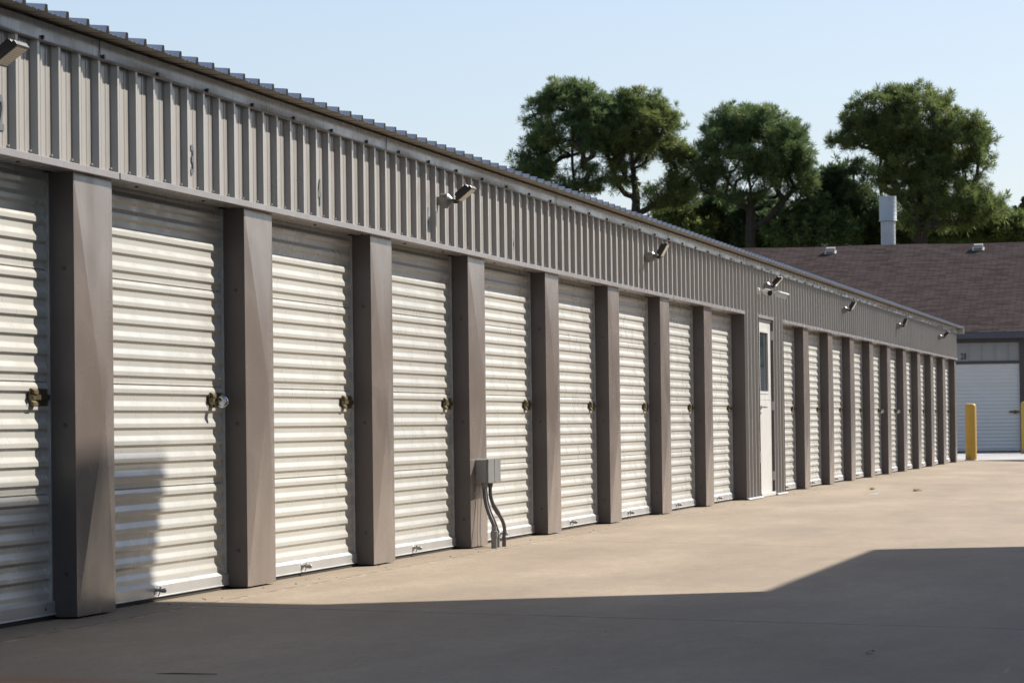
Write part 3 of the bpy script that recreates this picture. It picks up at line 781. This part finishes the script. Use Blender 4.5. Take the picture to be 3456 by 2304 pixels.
# ------------------------------------------------------------------ neighbouring building across the lane (throws the shade)
nb = empty('neighbouring_building', (6.8, 20, 0))
tag(nb, 'tall metal sided neighbouring building on the right of the lane, outside the photo', 'building')
def hull(prof, y0, y1, name, mat):
    b = MB(); b.extrude(prof, lambda p: (p[0]-6.8, y0-20, p[1]), lambda p: (p[0]-6.8, y1-20, p[1]), closed=True); return b.build(name, mat, nb)
YT = 25.30; YL = 31.90
hull([(6.8,-0.3),(15.0,-0.3),(15.0,9.4),(6.8,8.80)], 8.0, YT, 'wall', M_SIDING)
b = MB(); pr = [(YT+0.002,7.10),(YT+0.16,7.27),(26.27,8.17),(26.57,8.80),(26.57,8.95),(YT+0.002,8.95)]      # unseen overhang, its profile shaped to bend the cast shadow by the wall
b.extrude(pr, lambda q: (0.0, q[0]-20, q[1]), lambda q: (8.2, q[0]-20, q[1]), closed=True); b.build('shade_overhang', M_TRIM, nb)
hull([(6.8,-0.3),(14.0,-0.3),(14.0,4.9),(6.8,4.58)], YT+0.004, YL, 'side_wing', M_SIDING)
b = MB()
for yy in (12, 16.5, 21): b.box(-0.03, 0.0-0.002, yy-20-1.2, yy-20+1.2, 0.02, 2.3)
b.build('service_door', M_WHITE, nb)

# long low unseen building, added to darken what the pillars and wall reflect
ob = empty('added_reflection_building', (9.6, 34, 0)); tag(ob, 'unseen long low dark brown building added right of the lane to darken reflections', 'storage building')
b = MB(); b.box(0.10, 9.0, 0, 42, -0.2, 3.1); b.build('wall', M_FAR_BROWN, ob)
b = MB(); b.add([(-0.25,-0.3,3.12),(-0.25,42.3,3.12),(4.5,42.3,3.55),(4.5,-0.3,3.55),(9.3,42.3,3.12),(9.3,-0.3,3.12)], [(0,1,2,3),(3,2,4,5)]); b.build('roof', M_ROOFTOP, ob)
for k in range(13):
    y = 0.7+k*3.15; b = MB(); b.box(0.06, 0.097, y, y+2.5, 0.0, 2.3); b.build('roll_up_door', M_FAR_BROWN, ob)  # door panels share the wall's brown so the reflections stay plain

# ------------------------------------------------------------------ trees
def blob_noise(rg): return rg.normal(0, 1, 3)
def needles(rg, centres, tints, per, length, width, upb, out_c):
    n = len(centres)*per
    c = np.repeat(centres, per, 0); tn = np.repeat(tints, per)
    d = rg.normal(0, 1, (n, 3)); d[:, 2] += upb
    o = c-out_c; o /= np.linalg.norm(o, axis=1, keepdims=True)+1e-6
    d += o*0.55; d /= np.linalg.norm(d, axis=1, keepdims=True)
    side = np.cross(d, rg.normal(0, 1, (n, 3))); side /= np.linalg.norm(side, axis=1, keepdims=True)+1e-6
    L = rg.uniform(length*0.65, length*1.25, (n, 1)); w = rg.uniform(width*0.7, width*1.3, (n, 1))
    base = c+d*L*0.08
    v = np.empty((n, 4, 3)); v[:, 0] = base-side*w*0.35; v[:, 1] = base+d*L*0.55-side*w*0.6; v[:, 2] = base+d*L; v[:, 3] = base+d*L*0.55+side*w*0.6
    return v.reshape(-1, 3), np.repeat(np.clip(tn+rg.normal(0, 0.07, n), 0, 1), 4)
def mesh_np(name, v, tint, mat):
    nf = len(v)//4
    me = bpy.data.meshes.new(name); me.vertices.add(len(v)); me.vertices.foreach_set('co', v.astype(np.float32).ravel())
    me.loops.add(nf*4); me.loops.foreach_set('vertex_index', np.arange(nf*4, dtype=np.int32))
    me.polygons.add(nf); me.polygons.foreach_set('loop_start', np.arange(0, nf*4, 4, dtype=np.int32))
    me.polygons.foreach_set('loop_total', np.full(nf, 4, np.int32))
    a = me.attributes.new('tint', 'FLOAT', 'POINT'); a.data.foreach_set('value', tint.astype(np.float32))
    me.materials.append(mat); me.update(calc_edges=True); me.validate(); return me

PXM = 0.0162
def TX(x): return -8.616+(x-1905)*PXM
def TZ(x, y): return 13.37-(y-200)*PXM+(2105-x)*0.000212

def tree(name, label, cat, group, Y, trunk, blobs, mat, seed, per=36, tufts=5, nl=0.25, nw=0.0185, r_trunk=0.14, spread=0.17, upb=0.5, tint0=0.45, depth=1.0, vine=False, flat=0.6, hollow=0.4, dens=1.4):
    """trunk: crown-axis points (x, z) as metres; blobs: (cx, cz, rx, rz, clumps) crown masses in metres."""
    rg = np.random.default_rng(seed)
    bx = trunk[0][0]
    o = empty(name, (bx, Y, -0.03)); tag(o, label, cat, group)
    base = np.array([bx, Y, -0.03])
    # trunk nodes
    nodes = []; par = []; cnt = []
    yo = 0.0
    for i, (x, z) in enumerate(trunk):
        if i == 0: nodes.append(np.array([x, Y, z])); par.append(-1); continue
        a = nodes[-1]; b = np.array([x, Y+rg.normal(0, 0.10), z]); steps = max(2, int(np.linalg.norm(b-a)/0.5))
        for s in range(1, steps+1):
            p = a+(b-a)*s/steps+rg.normal(0, 0.025, 3)*(s < steps); nodes.append(p); par.append(len(nodes)-2)
    ntr = len(nodes)
    cl = []
    for cx, cz, rx, rz, n in blobs:
        ry = rx*depth
        for _ in range(int(n*dens)):
            u = rg.normal(0, 1, 3); u /= np.linalg.norm(u)
            if u[2] < -0.8: u[2] *= 0.6
            rr = hollow+(1-hollow)*rg.random()**0.5
            cl.append((np.array([cx+u[0]*rx*rr, Y+u[1]*ry*rr, cz+u[2]*rz*rr]), np.array([cx, Y, cz])))
    tz = trunk[-1][1]
    cl.sort(key=lambda q: np.linalg.norm(q[0]-np.array([bx, Y, trunk[0][1]+0.55*(tz-trunk[0][1])])))
    ends = []
    for p, cc in cl:
        N = np.array(nodes); d = p-N; L = np.linalg.norm(d, axis=1)
        low = np.maximum(0, N[:, 2]-p[2]+0.5*L)
        cost = L+1.2*low; cost[:max(1, int(ntr*0.35))] += 2.0
        k = int(np.argmin(cost)); a = nodes[k]; Ls = L[k]
        st = max(2, min(6, int(Ls/0.32)+1)); last = k
        mid = (a+p)/2+np.array([0, 0, -0.10*Ls])+rg.normal(0, 0.07*Ls, 3)
        for s in range(1, st+1):
            t = s/st; q = (1-t)**2*a+2*t*(1-t)*mid+t*t*p
            nodes.append(q); par.append(last); last = len(nodes)-1
        ends.append(last)
    cnt = np.zeros(len(nodes))
    for e in ends:
        k = e
        while k >= 0: cnt[k] += 1; k = par[k]
    rad = 0.0125*np.power(np.maximum(cnt, 1), 0.47)
    for i in range(ntr): rad[i] = max(rad[i], r_trunk*(1-0.72*i/ntr))
    tr = MB()
    for i in range(1, len(nodes)):
        k = par[i]; r1 = min(rad[k], rad[i]*1.35) if i >= ntr else rad[k]
        tr.tube([nodes[k]-base, nodes[i]-base], [r1, rad[i]], 6 if i < ntr else 5, cap=False)
    # tufts
    cs = []; tn = []; tw = MB()
    for p, cc in cl:
        tt = np.clip(tint0+rg.normal(0, 0.16), 0, 1)
        for _ in range(max(2, int(tufts+rg.integers(-2, 3)))):
            c = p+rg.normal(0, 1, 3)*np.array([spread, spread, spread*flat]); cs.append(c-base); tn.append(np.clip(tt+rg.normal(0, 0.08), 0, 1))
            tw.tube([p-base, c-base], [0.008, 0.005], 3, cap=False)
    off = len(tr.v); tr.add(tw.v, tw.f)
    tr.build('trunk', M_BARK, o, smooth=True)
    v, tv = needles(rg, np.array(cs), np.array(tn), per, nl, nw, upb, np.array([0, 0, np.mean([b[1] for b in blobs])]))
    link('crown', mesh_np('crown', v, tv, mat), o)
    if vine:
        vc = []
        for _ in range(70):
            i = rg.integers(int(ntr*0.45), int(ntr*0.80)); vc.append(nodes[i]-base+rg.normal(0, 1, 3)*np.array([0.08, 0.08, 0.3]))
        v, tv = needles(rg, np.array(vc), rg.random(len(vc)), 14, 0.10, 0.07, 0, np.array([0, 0, 8.0])); link('red_vine', mesh_np('red_vine', v, tv, M_VINE), o)
    return o
def B(*px):      # crown masses given on the 2352-wide drawing grid of the tree line, turned into metres
    return [(TX(x), TZ(x, y), rx*PXM, rz*PXM, n) for x, y, rx, rz, n in px]
def T(*px): return [(TX(px[0][0]), -0.03)]+[(TX(x), TZ(x, y)) for x, y in px]
PG = 'pines behind the far building'
tree('pine_tree', 'tall open pine with bare forked trunk, leftmost of the tree line', 'tree', PG, 130.0,
     T((1304,470),(1302,400),(1298,340),(1300,270),(1292,200)),
     B((1285,272,98,98,105),(1330,235,60,50,20),(1212,362,44,46,34),(1196,392,30,14,7),(1335,402,42,40,16),(1250,415,40,24,8),(1176,384,16,14,4),(1365,285,52,70,40),(1288,192,52,26,18)), M_PINE, 1, vine=False)
tree('pine_tree', 'tall pine with red creeper round its trunk, second from the left', 'tree', PG, 131.0,
     T((1436,480),(1432,400),(1428,330),(1436,270),(1432,215)),
     B((1445,285,98,92,110),(1500,290,50,56,26),(1545,350,34,36,24),(1515,435,62,40,32),(1545,400,36,34,14),(1400,385,44,50,14),(1385,300,44,50,16),(1440,225,70,30,20)), M_PINE_Y, 2, vine=True, tint0=0.40)
tree('pine_tree', 'round domed dense pine in the middle of the tree line', 'tree', PG, 130.5,
     T((1712,520),(1714,430),(1712,360),(1716,300)),
     B((1722,332,126,96,170),(1700,280,80,44,40),(1800,350,50,60,34),(1614,402,32,50,20),(1838,405,32,42,20),(1725,425,96,46,22)), M_PINE, 3, tint0=0.40)
tree('pine_tree', 'broad many-stemmed pine rising behind the tall flue pipe, rightmost large tree', 'tree', PG, 129.0,
     T((2118,540),(2116,440),(2112,350),(2105,260)),
     B((2035,285,82,84,66),(2120,290,92,92,110),(2205,345,78,84,84),(1975,285,40,34,16),(1945,332,36,11,9),(2180,455,92,70,72),(2255,490,54,48,34),(2065,430,60,60,16),(2130,510,70,40,22),(2105,385,84,52,44),(2060,345,44,54,22),(2150,420,60,50,24)), M_PINE_Y, 4, tint0=0.36)
tree('pine_tree', 'slimmer dark-stemmed pine leaning left beside the flue pipe, under the big pine', 'tree', PG, 131.5,
     T((2020,560),(2018,470),(2010,400),(2016,320),(2030,270)),
     B((1990,300,30,30,10),(2030,330,30,28,8),(1975,385,34,24,9),(1960,440,34,30,12),(2010,470,34,30,10)), M_DARK, 5)
bs = [('dark bushy evergreen left of the domed pine, low behind the roofs', 1600, [(1610,475,46,50,30),(1640,520,60,45,34)], M_DARK, 133.5, 0.40),
      ('yellowish low pine below the red-creeper pine', 1530, [(1525,495,54,36,34),(1570,530,44,34,24)], M_PINE_Y, 132.5, 0.40),
      ('dark broad evergreen directly under the domed pine', 1735, [(1720,500,66,46,50),(1765,535,66,40,40),(1690,545,60,34,30)], M_DARK, 133.0, 0.36),
      ('dark pointed evergreen between the domed pine and the flue pipe', 1900, [(1908,400,18,34,12),(1880,440,40,44,28),(1920,470,50,48,36)], M_DARK, 132.0, 0.38),
      ('mid green bushy pine low behind the roof ridge left of the flue pipe', 1850, [(1850,500,60,44,44),(1900,530,60,40,40),(1810,530,50,36,28)], M_PINE, 131.0, 0.36),
      ('dark evergreen standing just left of the flue pipe', 1975, [(1965,510,50,46,40),(1995,545,44,34,26)], M_DARK, 132.4, 0.36),
      ('green bushy pine low to the right of the flue pipe', 2090, [(2075,520,46,38,34),(2130,540,54,30,32)], M_PINE, 133.0, 0.36),
      ('yellow-green low pine at the right end of the roof ridge', 2260, [(2230,525,56,30,34),(2290,520,50,36,34),(2335,535,44,26,24)], M_PINE_Y, 132.0, 0.40)]
for i, (lab, tx, bl, mt, yy, tt) in enumerate(bs):
    tree('evergreen_tree', lab, 'tree', 'low evergreens behind the far roof', yy, T((tx,640),(tx,560),(tx+3,500)), B(*bl), mt, 20+i, per=30, tufts=7, nl=0.24, nw=0.032, spread=0.26, tint0=tt, hollow=0.25, depth=0.8, flat=0.8)
tree('broadleaf_tree', 'grey-green leafy tree at the right edge of the photo', 'tree', None, 140.0, T((2338,620),(2338,520),(2338,470)),
     B((2335,468,28,36,26),(2365,475,40,46,34),(2322,505,24,26,14)), M_LEAF, 60, per=34, tufts=7, nl=0.13, nw=0.085, spread=0.24, upb=0.2, hollow=0.3, flat=0.9)

# ------------------------------------------------------------------ litter on the concrete
def tuft(x, y, label, seed, s=1.0):
    g = random.Random(seed); b = MB()
    for _ in range(46):
        an = g.uniform(0, 6.28); l = g.uniform(0.03, 0.07)*s; lean = g.uniform(0.2, 1.3)
        p = Vector((g.gauss(0,0.02)*s, g.gauss(0,0.02)*s, 0)); q = p+Vector((math.cos(an)*lean*l, math.sin(an)*lean*l, l*0.7)); w = Vector((-math.sin(an), math.cos(an), 0))*0.004
        b.add([p-w, p+w, q], [(0,1,2)])
    o = b.build('grass_tuft', M_DRY, None, loc=(x, y, gz(x)+0.002)); return tag(o, label, 'grass tuft', 'dry weed tufts in the lane')
tuft(0.86, 47.35, 'small dry grass tuft on the sunny concrete, the left one', 1)
tuft(1.50, 46.95, 'flat dry grass tuft on the sunny concrete, the right one', 2, 1.2)
b = MB(); b.add([(-0.07,-0.03,0.004),(0.06,-0.04,0.004),(0.07,0.03,0.03),(-0.02,0.04,0.012)], [(0,1,2),(0,2,3)]); tag(b.build('paper_scrap', M_WHITE, None, loc=(1.14, 44.65, gz(1.14))), 'tiny white paper scrap lying on the sunny concrete', 'litter')
b = MB(); b.add([(-0.022,-0.01,0.003),(0.0,-0.03,0.012),(0.024,-0.005,0.006),(0.016,0.026,0.016),(-0.012,0.022,0.004),(0,0,0.012)], [(0,1,5),(1,2,5),(2,3,5),(3,4,5),(4,0,5)])
tag(b.build('dead_leaf', M_LEAFRED, None, loc=(3.95, 15.50, gz(3.95)+0.001)), 'small curled red-brown dead leaf on the shaded concrete', 'leaf')
b = MB(); b.tube([(-0.128,0,0.003),(-0.05,0.004,0.005),(0.04,-0.003,0.004),(0.126,0.002,0.003)], [0.0018,0.0026,0.0024,0.0014], 6)
tag(b.build('twig', M_TWIG, None, loc=(1.49, 13.15, gz(1.49))), 'thin dark straight twig on the shaded concrete near the bottom left', 'twig')

g = random.Random(9); b = MB()
for _ in range(230):
    if g.random() < 0.85: x, y = 0.02+abs(g.gauss(0, 0.10)), g.uniform(14, 60)
    else: x, y = g.uniform(0.1, 4.6), g.uniform(12, 60)
    if x < 0.05 and any(a < y < c for a, c in spans): x -= g.uniform(0.0, 0.10)
    r = g.uniform(0.003, 0.008)*(1.0 if x > 0.4 else 1.2); z = gz(x); k = g.randint(0, 2)
    v = [(x+r*math.cos(t+g.uniform(-.4,.4))*g.uniform(.6,1.2), y+r*math.sin(t)*g.uniform(.6,1.3), z+0.0005) for t in (0, 1.57, 3.14, 4.71)]
    b.add(v+[(x+g.uniform(-.3,.3)*r, y, z+r*g.uniform(.5,1.1))], [(0,1,4),(1,2,4),(2,3,4),(3,0,4)], k)
tag(b.build('gravel_crumbs', [M_TWIG, M_APRON, M_DRY]), kind='stuff')
